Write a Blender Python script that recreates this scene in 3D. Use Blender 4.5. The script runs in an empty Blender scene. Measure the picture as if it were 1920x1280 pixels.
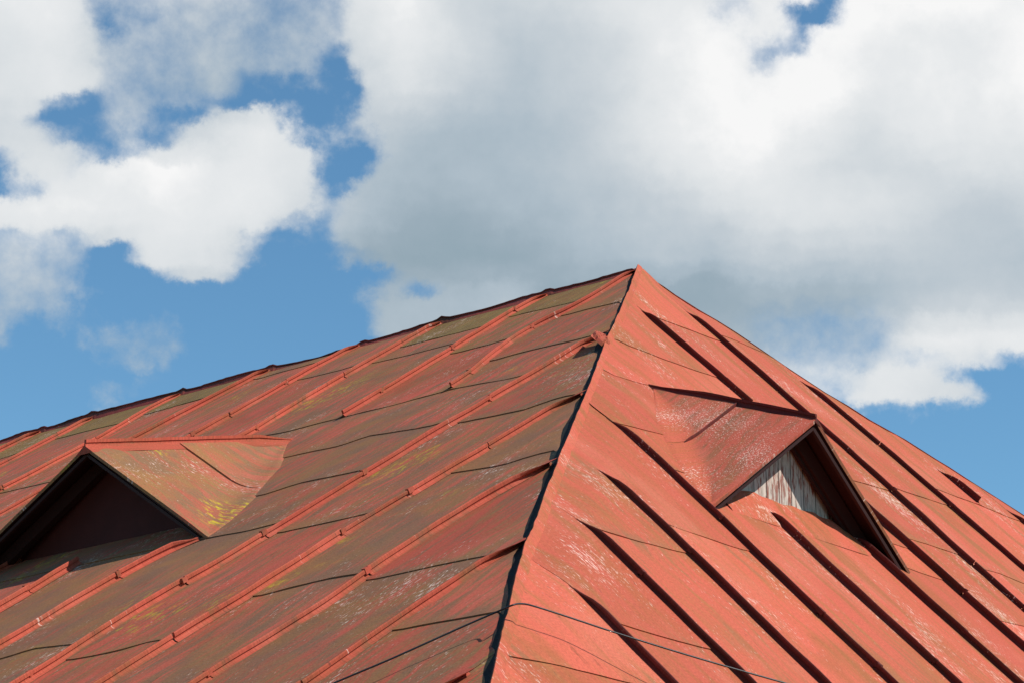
import bpy, math, random
from mathutils import Vector, Matrix, noise

# ------------------------------------------------------------------ scene set-up
# World frame: the roof's peak is at x = y = 0. The mossy long slope falls towards +x, the clean hip end falls towards +y.
PEAK_Z = 6.30
TAN_A, TAN_B = math.tan(math.radians(32.64)), math.tan(math.radians(44.30))
SIN_A, COS_A = math.sin(math.radians(32.64)), math.cos(math.radians(32.64))
SIN_B, COS_B = math.sin(math.radians(44.30)), math.cos(math.radians(44.30))
scene = bpy.context.scene
col = scene.collection
rnd = random.Random(7)

cam_d = bpy.data.cameras.new("camera")
cam = bpy.data.objects.new("camera", cam_d)
col.objects.link(cam)
scene.camera = cam
cam_d.sensor_width = 36.0
cam_d.lens = 84.375
cam_d.clip_start = 0.1
cam_d.clip_end = 5000.0
CF = Vector((-0.73132, -0.60759, 0.30985))
CR = Vector((-0.63904, 0.76918, 0.0))
CU = Vector((0.23833, 0.19800, 0.95079))
m = Matrix((CR, CU, -CF)).transposed().to_4x4()
m.translation = Vector((10.219, 7.593, PEAK_Z - 4.562))
cam.matrix_world = m

SUN = Vector((-0.23, 0.64, 0.73)).normalized()
sun_d = bpy.data.lights.new("sun", 'SUN')
sun_d.energy = 4.9
sun_d.angle = math.radians(0.53)
sun_d.color = (1.0, 0.955, 0.89)
sun = bpy.data.objects.new("sun", sun_d)
sun.rotation_euler = SUN.to_track_quat('Z', 'Y').to_euler()
sun.location = (0, 0, 30)
col.objects.link(sun)

scene.view_settings.view_transform = 'Standard'
scene.view_settings.look = 'None'
scene.view_settings.exposure = 0.0
scene.view_settings.gamma = 1.0

# ------------------------------------------------------------------ node helper
class NT:
    def __init__(self, tree):
        self.t = tree
    def n(self, typ, **kw):
        nd = self.t.nodes.new(typ)
        for k, v in kw.items():
            setattr(nd, k, v)
        return nd
    def put(self, sock, v):
        if isinstance(v, bpy.types.NodeSocket):
            self.t.links.new(v, sock)
        elif v is not None:
            sock.default_value = v
    def math(self, op, a, b=None, c=None, clamp=False):
        nd = self.n('ShaderNodeMath', operation=op, use_clamp=clamp)
        self.put(nd.inputs[0], a)
        if b is not None: self.put(nd.inputs[1], b)
        if c is not None: self.put(nd.inputs[2], c)
        return nd.outputs[0]
    def vmath(self, op, a, b=None, out=0):
        nd = self.n('ShaderNodeVectorMath', operation=op)
        self.put(nd.inputs[0], a)
        if b is not None: self.put(nd.inputs[1], b)
        return nd.outputs[out]
    def comb(self, x, y, z=0.0):
        nd = self.n('ShaderNodeCombineXYZ')
        self.put(nd.inputs[0], x); self.put(nd.inputs[1], y); self.put(nd.inputs[2], z)
        return nd.outputs[0]
    def sep(self, v):
        nd = self.n('ShaderNodeSeparateXYZ')
        self.put(nd.inputs[0], v)
        return nd.outputs
    def noise(self, vec, scale=1.0, detail=4.0, rough=0.55, dist=0.0, dim='3D'):
        nd = self.n('ShaderNodeTexNoise', noise_dimensions=dim)
        self.put(nd.inputs['Vector'], vec)
        nd.inputs['Scale'].default_value = scale
        nd.inputs['Detail'].default_value = detail
        nd.inputs['Roughness'].default_value = rough
        nd.inputs['Distortion'].default_value = dist
        return nd.outputs
    def ramp(self, f, stops, interp='LINEAR'):
        nd = self.n('ShaderNodeValToRGB')
        cr = nd.color_ramp
        cr.interpolation = interp
        while len(cr.elements) > 1:
            cr.elements.remove(cr.elements[0])
        cr.elements[0].position = stops[0][0]
        cr.elements[0].color = tuple(stops[0][1]) + (1.0,)
        for p, c in stops[1:]:
            e = cr.elements.new(p)
            e.color = tuple(c) + (1.0,)
        self.put(nd.inputs[0], f)
        return nd.outputs[0]
    def step(self, f, lo, hi):
        nd = self.n('ShaderNodeMapRange', interpolation_type='SMOOTHSTEP')
        self.put(nd.inputs[0], f)
        nd.inputs[1].default_value = lo
        nd.inputs[2].default_value = hi
        nd.inputs[3].default_value = 0.0
        nd.inputs[4].default_value = 1.0
        return nd.outputs[0]
    def mix(self, f, a, b, mode='MIX'):
        nd = self.n('ShaderNodeMix', data_type='RGBA', blend_type=mode)
        self.put(nd.inputs[0], f)
        self.put(nd.inputs[6], a if isinstance(a, bpy.types.NodeSocket) else tuple(a) + (1.0,))
        self.put(nd.inputs[7], b if isinstance(b, bpy.types.NodeSocket) else tuple(b) + (1.0,))
        return nd.outputs[2]
    def attr(self, name):
        return self.n('ShaderNodeAttribute', attribute_name=name).outputs['Fac']

# ------------------------------------------------------------------ sky: physical blue with clouds fixed to directions
world = bpy.data.worlds.new("World")
world.use_nodes = True
wt = world.node_tree
wt.nodes.clear()
W = NT(wt)
sky = W.n('ShaderNodeTexSky', sky_type='NISHITA')
sky.sun_disc = False
sky.sun_elevation = math.asin(SUN.z)
sky.sun_rotation = math.atan2(SUN.x, SUN.y)
sky.air_density = 1.0
sky.dust_density = 0.15
sky.ozone_density = 2.5
sky.altitude = 100
tc = W.n('ShaderNodeTexCoord')
d = tc.outputs['Generated']
# cloud bank coordinates: measured round the heading of the cloud bank
df = W.vmath('DOT_PRODUCT', d, tuple(CF), 1)
dr = W.vmath('DOT_PRODUCT', d, tuple(CR), 1)
du = W.vmath('DOT_PRODUCT', d, tuple(CU), 1)
dfs = W.math('MAXIMUM', df, 0.2)
gx = W.math('MULTIPLY_ADD', W.math('DIVIDE', dr, dfs), 4500.0, 960.0)
gy = W.math('MULTIPLY_ADD', W.math('DIVIDE', du, dfs), -4500.0, 640.0)
def wob(scale, det, rough, ax, ay):
    w_ = W.sep(W.vmath('SUBTRACT', W.noise(d, scale, det, rough)[1], (0.5, 0.5, 0.5)))
    return W.math('MULTIPLY', w_[0], ax), W.math('MULTIPLY', w_[1], ay)
a1, b1 = wob(16.0, 3.0, 0.5, 60.0, 60.0)
a2, b2 = wob(62.0, 8.0, 0.66, 78.0, 78.0)
gxw = W.math('ADD', gx, W.math('ADD', a1, a2))
gyw = W.math('ADD', gy, W.math('ADD', b1, b2))
# cloud outlines: (opacity, softness, outline); a negative opacity is a gap
CLOUDS = [
 (1.0, 26, [(640,-140),(640,60),(632,100),(650,120),(677,150),(668,190),(662,230),(700,258),(722,275),(717,297),(665,345),(628,380),(625,430),(645,475),(700,492),(734,515),(700,550),(690,590),(712,650),(900,760),(1400,760),(1575,738),(1616,766),(1669,757),(1785,757),(1842,738),(1850,715),(1800,695),(1850,678),(1920,664),(2060,650),(2060,-140)]),
 (0.60, 30, [(-140,-140),(660,-140),(655,60),(628,100),(638,150),(642,176),(600,163),(540,158),(470,168),(440,186),(400,204),(380,230),(300,246),(240,292),(160,300),(130,330),(30,300),(0,270),(-140,270)]),
 (1.0, 22, [(-140,-140),(150,-140),(165,30),(185,100),(200,150),(170,185),(90,190),(60,230),(-140,260)]),
 (1.0, 17, [(425,186),(450,200),(478,193),(505,193),(522,218),(555,242),(567,264),(602,268),(607,320),(610,365),(592,415),(530,420),(470,430),(450,480),(415,522),(370,532),(338,525),(280,500),(240,475),(175,460),(100,434),(0,450),(-140,460),(-140,356),(0,372),(30,365),(110,342),(150,312),(200,302),(248,290),(268,262),(320,258),(362,240),(402,225),(412,202)]),
 (0.9, 20, [(-140,190),(60,235),(100,245),(135,270),(165,300),(130,332),(60,345),(28,358),(12,330),(26,300),(-10,275),(-140,280)]),
 (0.60, 30, [(-140,430),(100,425),(185,462),(170,520),(140,560),(110,625),(60,600),(20,645),(-140,650)]),
 (0.42, 22, [(160,640),(230,600),(285,585),(312,560),(328,600),(326,660),(300,692),(230,690),(170,668)]),
 (0.36, 18, [(185,745),(215,712),(245,706),(265,735),(225,765),(180,765)]),
 (0.30, 12, [(138,722),(160,722),(162,748),(140,748)]),
 (0.50, 22, [(480,420),(600,400),(612,450),(560,440),(500,470),(470,500),(440,500)]),
 (-0.8, 24, [(165,12),(178,60),(190,88),(215,74),(232,50),(202,44),(182,18)]),
 (-0.55, 14, [(262,6),(310,8),(300,34),(262,30)]),
 (-0.75, 30, [(78,196),(170,188),(186,205),(172,232),(192,262),(232,256),(244,290),(204,288),(150,268),(100,250),(74,228)]),
 (-0.45, 16, [(232,240),(300,210),(372,196),(410,200),(392,228),(345,248),(300,256),(250,262)]),
 (-1.0, 15, [(445,186),(482,172),(545,163),(600,178),(625,182),(634,150),(628,92),(646,92),(652,120),(680,142),(672,190),(664,230),(690,258),(724,268),(722,298),(690,328),(660,352),(630,374),(610,350),(606,310),(610,265),(582,240),(566,225),(545,205),(512,184),(490,188),(465,196)]),
 (0.45, 14, [(640,235),(670,225),(690,262),(668,285),(636,270)]),
 (-0.9, 12, [(762,540),(788,526),(818,528),(806,550),(780,566)]),
 (-1.1, 13, [(1500,46),(1520,-30),(1580,-30),(1566,30),(1530,50)]),
 (-0.95, 16, [(1456,28),(1508,24),(1526,62),(1478,72)]),
 (-0.80, 16, [(1392,108),(1450,132),(1500,110),(1530,74),(1506,56),(1470,92),(1410,96)]),
 (-0.42, 24, [(1335,-10),(1412,8),(1415,60),(1340,60)]),
 (-0.42, 50, [(1380,590),(1480,560),(1680,590),(1690,640),(1640,690),(1560,735),(1450,720)]),
 (-0.75, 16, [(1670,672),(1740,672),(1850,690),(1900,690),(1900,716),(1850,722),(1760,700)]),
]
SHADE = [
 "887655678666678889999",
 "886655579666788899999",
 "785544468655689898889",
 "786433457545689998889",
 "665558754334689986888",
 "678988743334578866676",
 "888888642233456777655",
 "555775421112344555554",
 "444444333341111223455",
 "333333333333122345888",
 "333333333333345688766",
 "444444444444455566666",
 "444444444444444444444",
]
def soft_inside(poly, x, y, soft):
    """1 inside, 0 outside, eased over +-soft"""
    best, ins = 1e9, False
    n_ = len(poly)
    for q in range(n_):
        ax, ay = poly[q]; bx, by = poly[(q + 1) % n_]
        vx, vy = bx - ax, by - ay
        f = max(0.0, min(1.0, ((x - ax) * vx + (y - ay) * vy) / max(1e-9, vx * vx + vy * vy)))
        dd = math.hypot(x - ax - f * vx, y - ay - f * vy)
        if dd < best: best = dd
        if (ay > y) != (by > y) and x < (bx - ax) * (y - ay) / (by - ay) + ax: ins = not ins
    sd = best if ins else -best
    f = max(0.0, min(1.0, 0.5 + 0.5 * sd / soft))
    return f * f * (3 - 2 * f)
def cover_at(x, y):
    c = 0.0
    for op, soft, poly in CLOUDS:
        k_ = soft_inside(poly, x, y, soft)
        if op > 0: c = max(c, op * k_)
        else: c *= max(0.0, 1 + op * k_)
    return c
def shade_at(x, y):
    u = max(0.0, min(19.999, x / 96.0)); v = max(0.0, min(11.999, (y + 80) / 80.0))
    a, b = int(u), int(v); u -= a; v -= b
    g_ = lambda r, c_: int(SHADE[r][c_]) / 9.0
    return (g_(b, a) * (1 - u) + g_(b, a + 1) * u) * (1 - v) + (g_(b + 1, a) * (1 - u) + g_(b + 1, a + 1) * u) * v
STEP = 32.0
acc_c = acc_s = None
NR = 29
for i in range(NR):
    y = -64 + STEP * i
    gt = bpy.data.node_groups.new("cloud_row", 'ShaderNodeTree')
    gt.interface.new_socket("x", in_out='INPUT', socket_type='NodeSocketFloat')
    gt.interface.new_socket("row", in_out='OUTPUT', socket_type='NodeSocketColor')
    Gn = NT(gt)
    gi = Gn.n('NodeGroupInput'); go = Gn.n('NodeGroupOutput')
    parts = []
    for x0 in (-32.0, 960.0 - 32.0):
        nd = Gn.n('ShaderNodeValToRGB')
        cr = nd.color_ramp
        cr.interpolation = 'B_SPLINE'
        cols_ = [(cover_at(x0 + STEP * k, y), shade_at(x0 + STEP * k, y), 0.0, 1.0) for k in range(32)]
        cr.elements[0].position = 0.0; cr.elements[0].color = cols_[0]
        cr.elements[1].position = 1.0; cr.elements[1].color = cols_[-1]
        for k in range(1, 31):
            e = cr.elements.new(k / 31.0); e.color = cols_[k]
        parts.append((nd, x0))
    for nd, x0 in parts:
        Gn.put(nd.inputs[0], Gn.math('MULTIPLY', Gn.math('SUBTRACT', gi.outputs[0], x0), 1.0 / (31 * STEP)))
    Gn.put(go.inputs[0], Gn.mix(Gn.math('GREATER_THAN', gi.outputs[0], 944.0), parts[0][0].outputs[0], parts[1][0].outputs[0]))
    gnode = W.n('ShaderNodeGroup', node_tree=gt)
    W.put(gnode.inputs[0], gxw)
    row = gnode.outputs[0]
    t_ = W.math('SUBTRACT', 1.0, W.math('MULTIPLY', W.math('ABSOLUTE', W.math('SUBTRACT', gyw, y)), 1.0 / STEP), clamp=True)
    if i == 0: t_ = W.math('MAXIMUM', t_, W.math('LESS_THAN', gyw, y))
    t_ = W.math('MULTIPLY', W.math('MULTIPLY', t_, t_), W.math('SUBTRACT', 3.0, W.math('MULTIPLY', t_, 2.0)))
    sp_ = W.n('ShaderNodeSeparateColor'); W.put(sp_.inputs[0], row)
    acc_c = W.math('MULTIPLY', sp_.outputs[0], t_) if acc_c is None else W.math('MULTIPLY_ADD', sp_.outputs[0], t_, acc_c)
    acc_s = W.math('MULTIPLY', sp_.outputs[1], t_) if acc_s is None else W.math('MULTIPLY_ADD', sp_.outputs[1], t_, acc_s)
cover, shade = acc_c, acc_s
fb = W.math('SUBTRACT', W.noise(d, 44.0, 9.0, 0.62)[0], 0.5)
# away from the bank the sky clears
# beyond the charted bank ordinary scattered clouds carry on round the whole sky
gap_x = W.math('SUBTRACT', W.math('ABSOLUTE', W.math('SUBTRACT', gx, 960.0)), 960.0)
gap_y = W.math('MAXIMUM', W.math('SUBTRACT', -70.0, gy), W.math('SUBTRACT', gy, 800.0))
away = W.math('MAXIMUM', W.math('MAXIMUM', gap_x, gap_y), W.math('MULTIPLY', W.math('LESS_THAN', df, 0.3), 5000.0))
inside = W.math('SUBTRACT', 1.0, W.step(away, 0.0, 260.0))
flat_ = W.vmath('DIVIDE', d, W.comb(*[W.math('ADD', W.math('MAXIMUM', W.sep(d)[2], 0.0), 0.22)] * 3))
scat = W.noise(flat_, 1.3, 7.0, 0.58)[0]
cover = W.math('ADD', W.math('MULTIPLY', cover, inside), W.math('MULTIPLY', W.step(scat, 0.58, 0.68), W.math('SUBTRACT', 1.0, inside)))
shade = W.math('ADD', W.math('MULTIPLY', shade, inside), W.math('MULTIPLY', W.math('SUBTRACT', 1.0, inside), W.math('MULTIPLY_ADD', scat, -1.6, 1.55)))
alpha = W.step(W.math('ADD', cover, W.math('MULTIPLY', W.math('MULTIPLY', fb, 1.75), W.math('SUBTRACT', 1.15, cover))), 0.12, 0.92)
alpha = W.math('MULTIPLY', alpha, W.step(cover, 0.0, 0.10))
fb2 = W.math('SUBTRACT', W.noise(d, 11.0, 6.0, 0.5)[0], 0.5)
sh = W.math('ADD', shade, W.math('ADD', W.math('MULTIPLY', fb2, 0.26), W.math('MULTIPLY', fb, 0.16)))
ccol = W.ramp(sh, [(0.0, (0.27, 0.37, 0.435)), (0.2, (0.33, 0.42, 0.49)), (0.35, (0.42, 0.505, 0.575)), (0.55, (0.55, 0.61, 0.66)), (0.75, (0.71, 0.745, 0.77)), (0.9, (0.80, 0.82, 0.835)), (1.0, (0.93, 0.93, 0.93))])
bg_sky = W.n('ShaderNodeBackground')
tint = W.mix(1.0, sky.outputs[0], (0.74, 1.06, 1.10), 'MULTIPLY')
W.put(bg_sky.inputs[0], tint)
bg_sky.inputs[1].default_value = 0.124
bg_cl = W.n('ShaderNodeBackground')
W.put(bg_cl.inputs[0], ccol)
bg_cl.inputs[1].default_value = 1.0
mixs = W.n('ShaderNodeMixShader')
W.put(mixs.inputs[0], alpha)
wt.links.new(bg_sky.outputs[0], mixs.inputs[1])
wt.links.new(bg_cl.outputs[0], mixs.inputs[2])
wo = W.n('ShaderNodeOutputWorld')
wt.links.new(mixs.outputs[0], wo.inputs[0])
scene.world = world

# ------------------------------------------------------------------ materials
def new_mat(name):
    mt = bpy.data.materials.new(name)
    mt.use_nodes = True
    mt.node_tree.nodes.clear()
    N = NT(mt.node_tree)
    b = N.n('ShaderNodeBsdfPrincipled')
    o = N.n('ShaderNodeOutputMaterial')
    mt.node_tree.links.new(b.outputs[0], o.inputs[0])
    return mt, N, b

def paint(name, red, red2, moss, moss_amt, chip_amt, seed, worn=0.0, yellow=0.0, chip_scale=1.0, band=0.25, olive=((0.155, 0.105, 0.042), (0.25, 0.165, 0.05))):
    """Weathered oil paint on sheet metal: uv is in metres, u along the eave, v down the slope."""
    mt, N, b = new_mat(name)
    uv = N.n('ShaderNodeUVMap').outputs[0]
    x, y, _ = N.sep(uv)
    tone = N.attr('tone')
    mo = N.attr('moss')
    tz = N.math('MULTIPLY_ADD', tone, 7.0, seed)
    wob = N.math('MULTIPLY', N.math('SUBTRACT', N.noise(N.comb(x, y, seed), 2.5, 2.0)[0], 0.5), 0.12)
    xs = N.math('ADD', x, wob)
    st1 = N.noise(N.comb(N.math('MULTIPLY', xs, 24.0), N.math('MULTIPLY', y, 1.8), tz), 1.0, 7.0, 0.66)[0]
    st2 = N.noise(N.comb(N.math('MULTIPLY', xs, 85.0), N.math('MULTIPLY', y, 6.0), tz), 1.0, 6.0, 0.7)[0]
    pa = N.noise(N.comb(N.math('MULTIPLY', x, 2.6), N.math('MULTIPLY', y, 1.3), tz), 1.0, 5.0, 0.6)[0]
    fine = N.noise(N.comb(x, y, seed), 95.0, 4.0, 0.65)[0]
    # two shades of the paint
    f = N.step(N.math('ADD', N.math('MULTIPLY', st1, 0.6), N.math('MULTIPLY', pa, 0.4)), 0.42, 0.60)
    c = N.mix(f, red, red2)
    # each sheet has weathered on its own
    tn = N.math('MULTIPLY_ADD', tone, 0.26, 0.87)
    c = N.mix(1.0, c, N.comb(tn, tn, tn), 'MULTIPLY')
    # broad faded and rusty-brown areas
    big = N.noise(N.comb(N.math('MULTIPLY', x, 1.7), N.math('MULTIPLY', y, 1.0), seed + 41.0), 1.0, 6.0, 0.62)[0]
    c = N.mix(N.math('MULTIPLY', N.step(big, 0.52, 0.66), 0.42), c, (red[0] * 1.08, red[1] * 1.55, red[2] * 1.6))
    c = N.mix(N.math('MULTIPLY', N.step(big, 0.46, 0.34), 0.50), c, (red2[0] * 0.72, red2[1] * 0.95, red2[2] * 0.72))
    bd = N.noise(N.comb(N.math('MULTIPLY', xs, 7.0), N.math('MULTIPLY', y, 0.55), tz), 1.0, 4.0, 0.6)[0]
    c = N.mix(N.math('MULTIPLY', N.step(bd, 0.53, 0.66), band), c, (red2[0] * 0.66, red2[1] * 1.05, red2[2] * 0.80))
    # grey brown bloom in narrow streaks
    k = N.math('ADD', N.math('MULTIPLY', st1, 0.42), N.math('ADD', N.math('MULTIPLY', st2, 0.36), N.math('MULTIPLY', pa, 0.22)))
    k = N.math('ADD', k, N.math('MULTIPLY', N.math('SUBTRACT', mo, 0.5), 0.16))
    k = N.math('ADD', k, N.math('MULTIPLY', N.math('SUBTRACT', fine, 0.5), 0.10))
    k = N.step(k, 0.555 - moss_amt * 0.13, 0.665 - moss_amt * 0.13)
    mc = N.mix(N.step(N.noise(N.comb(x, y, seed + 3.0), 3.0, 5.0, 0.6)[0], 0.40, 0.62), moss, (moss[0] * 1.35, moss[1] * 1.18, moss[2] * 0.85))
    c = N.mix(N.math('MULTIPLY', k, 0.60 + 0.20 * moss_amt), c, mc)
    # olive growth where the attribute asks for it
    ol = N.step(N.math('ADD', N.attr('olive'), N.math('MULTIPLY', N.math('SUBTRACT', st1, 0.5), 0.8)), 0.35, 0.75)
    oc = N.mix(N.step(st2, 0.42, 0.6), olive[0], olive[1])
    c = N.mix(N.math('MULTIPLY', ol, 0.8 if olive[0][0] < 0.3 else 1.0), c, oc)
    if yellow > 0:
        ym = N.math('MULTIPLY', N.step(N.noise(N.comb(N.math('MULTIPLY', x, 1.5), N.math('MULTIPLY', y, 0.9), seed + 9.0), 1.0, 3.0, 0.5)[0], 0.60 - 0.10 * (yellow > 0.95), 0.68 - 0.08 * (yellow > 0.95)),
                    N.step(N.noise(N.comb(N.math('MULTIPLY', x, 40.0), N.math('MULTIPLY', y, 12.0), seed + 5.0), 1.0, 4.0, 0.7)[0], 0.50, 0.62))
        c = N.mix(N.math('MULTIPLY', ym, yellow), c, (0.50, 0.36, 0.03))
    # chipped paint down to pale primer, in streaks
    pz = N.noise(N.comb(N.math('MULTIPLY', xs, 3.2), N.math('MULTIPLY', y, 1.4), seed + 21.0), 1.0, 3.0, 0.5)[0]
    ch = N.noise(N.comb(N.math('MULTIPLY', xs, 125.0 * chip_scale), N.math('MULTIPLY', y, 24.0 * chip_scale * chip_scale), seed + 2.0), 1.0, 4.0, 0.68)[0]
    chm = N.math('ADD', N.math('MULTIPLY', ch, 0.62), N.math('MULTIPLY', pz, 0.38))
    thr = 0.635 - 0.055 * chip_amt
    cm = N.step(chm, thr, thr + 0.035)
    c = N.mix(N.math('MULTIPLY', cm, 0.75), c, (0.72, 0.52, 0.42))
    # rust coming through
    rz = N.noise(N.comb(N.math('MULTIPLY', xs, 30.0), N.math('MULTIPLY', y, 4.0), seed + 33.0), 1.0, 6.0, 0.7)[0]
    rm = N.step(N.math('ADD', N.math('MULTIPLY', rz, 0.7), N.math('MULTIPLY', N.math('SUBTRACT', 1.0, pz), 0.3)), 0.60, 0.68)
    c = N.mix(N.math('MULTIPLY', rm, 0.45 + worn), c, (0.20, 0.065, 0.03))
    # specks of dirt
    sp = N.noise(N.comb(x, N.math('MULTIPLY', y, 0.6), seed + 4.0), 150.0, 3.0, 0.6)[0]
    c = N.mix(N.math('MULTIPLY', N.step(sp, 0.66, 0.74), 0.55), c, (0.05, 0.03, 0.025))
    pit = N.noise(N.comb(N.math('MULTIPLY', xs, 60.0), N.math('MULTIPLY', y, 16.0), seed + 13.0), 1.0, 5.0, 0.75)[0]
    c = N.mix(N.math('MULTIPLY', N.step(pit, 0.61, 0.68), 0.55), c, (0.075, 0.045, 0.032))
    gn = N.noise(N.comb(x, N.math('MULTIPLY', y, 0.45), seed + 7.0), 210.0, 2.0, 0.7)[0]
    gk = N.math('ADD', N.math('MULTIPLY', N.math('SUBTRACT', gn, 0.5), 0.80), N.math('MULTIPLY_ADD', N.math('SUBTRACT', fine, 0.5), 0.70, 1.0))
    c = N.mix(1.0, c, N.comb(gk, gk, gk), 'MULTIPLY')
    N.put(b.inputs['Base Color'], c)
    N.put(b.inputs['Roughness'], N.math('MULTIPLY_ADD', st2, 0.20, 0.66))
    b.inputs['Specular IOR Level'].default_value = 0.10
    bp = N.n('ShaderNodeBump')
    bp.inputs['Strength'].default_value = 0.5
    bp.inputs['Distance'].default_value = 0.004
    hh = N.math('ADD', N.math('MULTIPLY', fine, 0.25), N.math('ADD', N.math('MULTIPLY', st2, 0.5), N.math('MULTIPLY', ch, 0.35)))
    N.put(bp.inputs['Height'], hh)
    N.put(b.inputs['Normal'], bp.outputs[0])
    return mt

M_LEFT = paint("mossy_red_paint", (0.46, 0.094, 0.058), (0.36, 0.085, 0.045), (0.180, 0.118, 0.068), 0.92, 0.75, 1.0, 0.2, 0.6)
M_LSEAM = paint("seam_red_paint", (0.43, 0.082, 0.050), (0.34, 0.080, 0.042), (0.15, 0.085, 0.050), 0.62, 0.15, 4.0, 0.4)
M_RIGHT = paint("clean_red_paint", (0.49, 0.102, 0.060), (0.41, 0.106, 0.048), (0.25, 0.120, 0.062), 0.48, 0.95, 11.0, 0.2, band=0.62)
M_RSEAM = paint("seam_painted_shade", (0.14, 0.026, 0.022), (0.10, 0.026, 0.019), (0.06, 0.034, 0.024), 0.4, 0.2, 14.0, 0.2)  # shade of the seam sides is put into this darker red
M_RIDGE = paint("ridge_paint", (0.30, 0.058, 0.048), (0.20, 0.05, 0.036), (0.05, 0.04, 0.03), 0.5, 0.0, 17.0, 0.2)
M_HIP = paint("hip_painted_shade", (0.028, 0.018, 0.015), (0.022, 0.020, 0.017), (0.02, 0.03, 0.03), 0.5, 0.0, 19.0)  # near-black colour holds the shade on the fold's side
M_DORM_L = paint("dormer_mossy_paint", (0.44, 0.105, 0.062), (0.36, 0.110, 0.058), (0.22, 0.135, 0.068), 1.0, 0.8, 23.0, 0.15, 1.0)
M_DORM_R = paint("dormer_worn_paint", (0.43, 0.090, 0.055), (0.34, 0.086, 0.045), (0.18, 0.090, 0.052), 0.74, 1.2, 29.0, 0.2, chip_scale=1.6, olive=((0.48, 0.102, 0.059), (0.41, 0.106, 0.048)))

def simple(name, c, rough=0.7, spec=0.3, var=0.25, scale=8.0):
    mt, N, b = new_mat(name)
    g = N.n('ShaderNodeNewGeometry').outputs['Position']
    nz = N.noise(g, scale, 6.0, 0.6)[0]
    k = N.math('MULTIPLY_ADD', N.math('SUBTRACT', nz, 0.5), var * 2, 1.0)
    N.put(b.inputs['Base Color'], N.mix(1.0, c, N.comb(k, k, k), 'MULTIPLY'))
    b.inputs['Roughness'].default_value = rough
    b.inputs['Specular IOR Level'].default_value = spec
    bp = N.n('ShaderNodeBump'); bp.inputs['Strength'].default_value = 0.4; bp.inputs['Distance'].default_value = 0.005
    N.put(bp.inputs['Height'], nz); N.put(b.inputs['Normal'], bp.outputs[0])
    return mt
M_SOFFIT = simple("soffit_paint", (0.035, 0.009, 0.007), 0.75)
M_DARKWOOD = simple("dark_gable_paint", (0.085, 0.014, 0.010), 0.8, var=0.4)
M_CABLE = simple("cable_rubber", (0.018, 0.022, 0.024), 0.45, 0.4, 0.1)
M_WALL = simple("wall_boards", (0.42, 0.36, 0.26), 0.8)
M_GRASS = simple("grass_ground", (0.04, 0.055, 0.02), 0.95, 0.1, 0.5, 0.8)

def board_mat():
    mt, N, b = new_mat("peeling_white_boards")
    uv = N.n('ShaderNodeUVMap').outputs[0]
    x, y, _ = N.sep(uv)
    a = N.noise(N.comb(N.math('MULTIPLY', x, 75.0), N.math('MULTIPLY', y, 9.0), 2.0), 1.0, 6.0, 0.7)[0]
    a2 = N.noise(N.comb(N.math('MULTIPLY', x, 14.0), N.math('MULTIPLY', y, 5.0), 6.0), 1.0, 4.0, 0.6)[0]
    k = N.step(N.math('ADD', N.math('MULTIPLY', a, 0.6), N.math('MULTIPLY', a2, 0.4)), 0.50, 0.56)
    c = N.mix(k, (0.60, 0.50, 0.42), (0.27, 0.075, 0.045))
    g = N.noise(N.comb(N.math('MULTIPLY', x, 130.0), N.math('MULTIPLY', y, 6.0), 3.0), 1.0, 5.0, 0.6)[0]
    c = N.mix(N.math('MULTIPLY', N.step(g, 0.52, 0.64), 0.7), c, (0.15, 0.10, 0.075))
    c = N.mix(N.math('MULTIPLY', N.step(N.noise(N.comb(x, y, 8.0), 9.0, 4.0)[0], 0.5, 0.65), 0.35), c, (0.36, 0.33, 0.29))
    # gaps between the vertical boards
    fr = N.math('ABSOLUTE', N.math('SUBTRACT', N.math('FRACT', N.math('MULTIPLY', x, 10.5)), 0.5))
    gap = N.step(fr, 0.045, 0.02)
    c = N.mix(N.math('MULTIPLY', gap, 0.9), c, (0.02, 0.014, 0.01))
    N.put(b.inputs['Base Color'], c)
    b.inputs['Roughness'].default_value = 0.85
    bp = N.n('ShaderNodeBump'); bp.inputs['Strength'].default_value = 0.6; bp.inputs['Distance'].default_value = 0.004
    N.put(bp.inputs['Height'], a); N.put(b.inputs['Normal'], bp.outputs[0])
    return mt
M_BOARD = board_mat()

# ------------------------------------------------------------------ measured layout of the roof (metres on each slope)
# left slope: (distance along the ridge away from the peak, distance down the slope); right slope: (distance towards the near hip, down the slope)
HIP_EDGE = [(0.0,-0.0,0.03),(0.254,0.235,0.0174),(0.532,0.489,0.0167),(0.788,0.716,0.0108),(1.153,1.045,0.0064),(1.387,1.252,-0.0004),(1.689,1.515,-0.012),(1.946,1.753,-0.0099),(2.184,1.967,-0.0123),(2.581,2.328,-0.0141),(2.861,2.578,-0.019),(3.122,2.811,-0.0235),(3.398,3.06,-0.0268),(3.621,3.261,-0.0298),(3.859,3.476,-0.0331),(4.082,3.681,-0.0326),(4.265,3.848,-0.0335),(4.386,3.953,-0.0387),(4.529,4.086,-0.0374),(4.712,4.261,-0.0306),(4.964,4.502,-0.0211),(5.12,4.651,-0.0153),(5.268,4.795,-0.0071),(5.439,4.959,-0.0001),(5.942,5.443,0.022)]
HIP_FOOT = [(0.0,0.02),(-0.127,0.227),(-0.306,0.555),(-0.461,0.856),(-0.689,1.286),(-0.83,1.562),(-1.007,1.917),(-1.175,2.221),(-1.324,2.501),(-1.577,2.97),(-1.75,3.3),(-1.912,3.609),(-2.09,3.939),(-2.235,4.208),(-2.389,4.494),(-2.539,4.763),(-2.659,4.983),(-2.733,5.129),(-2.83,5.301),(-2.962,5.521),(-3.145,5.825),(-3.257,6.013),(-3.368,6.19),(-3.492,6.396),(-3.936,7.127)]
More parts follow.
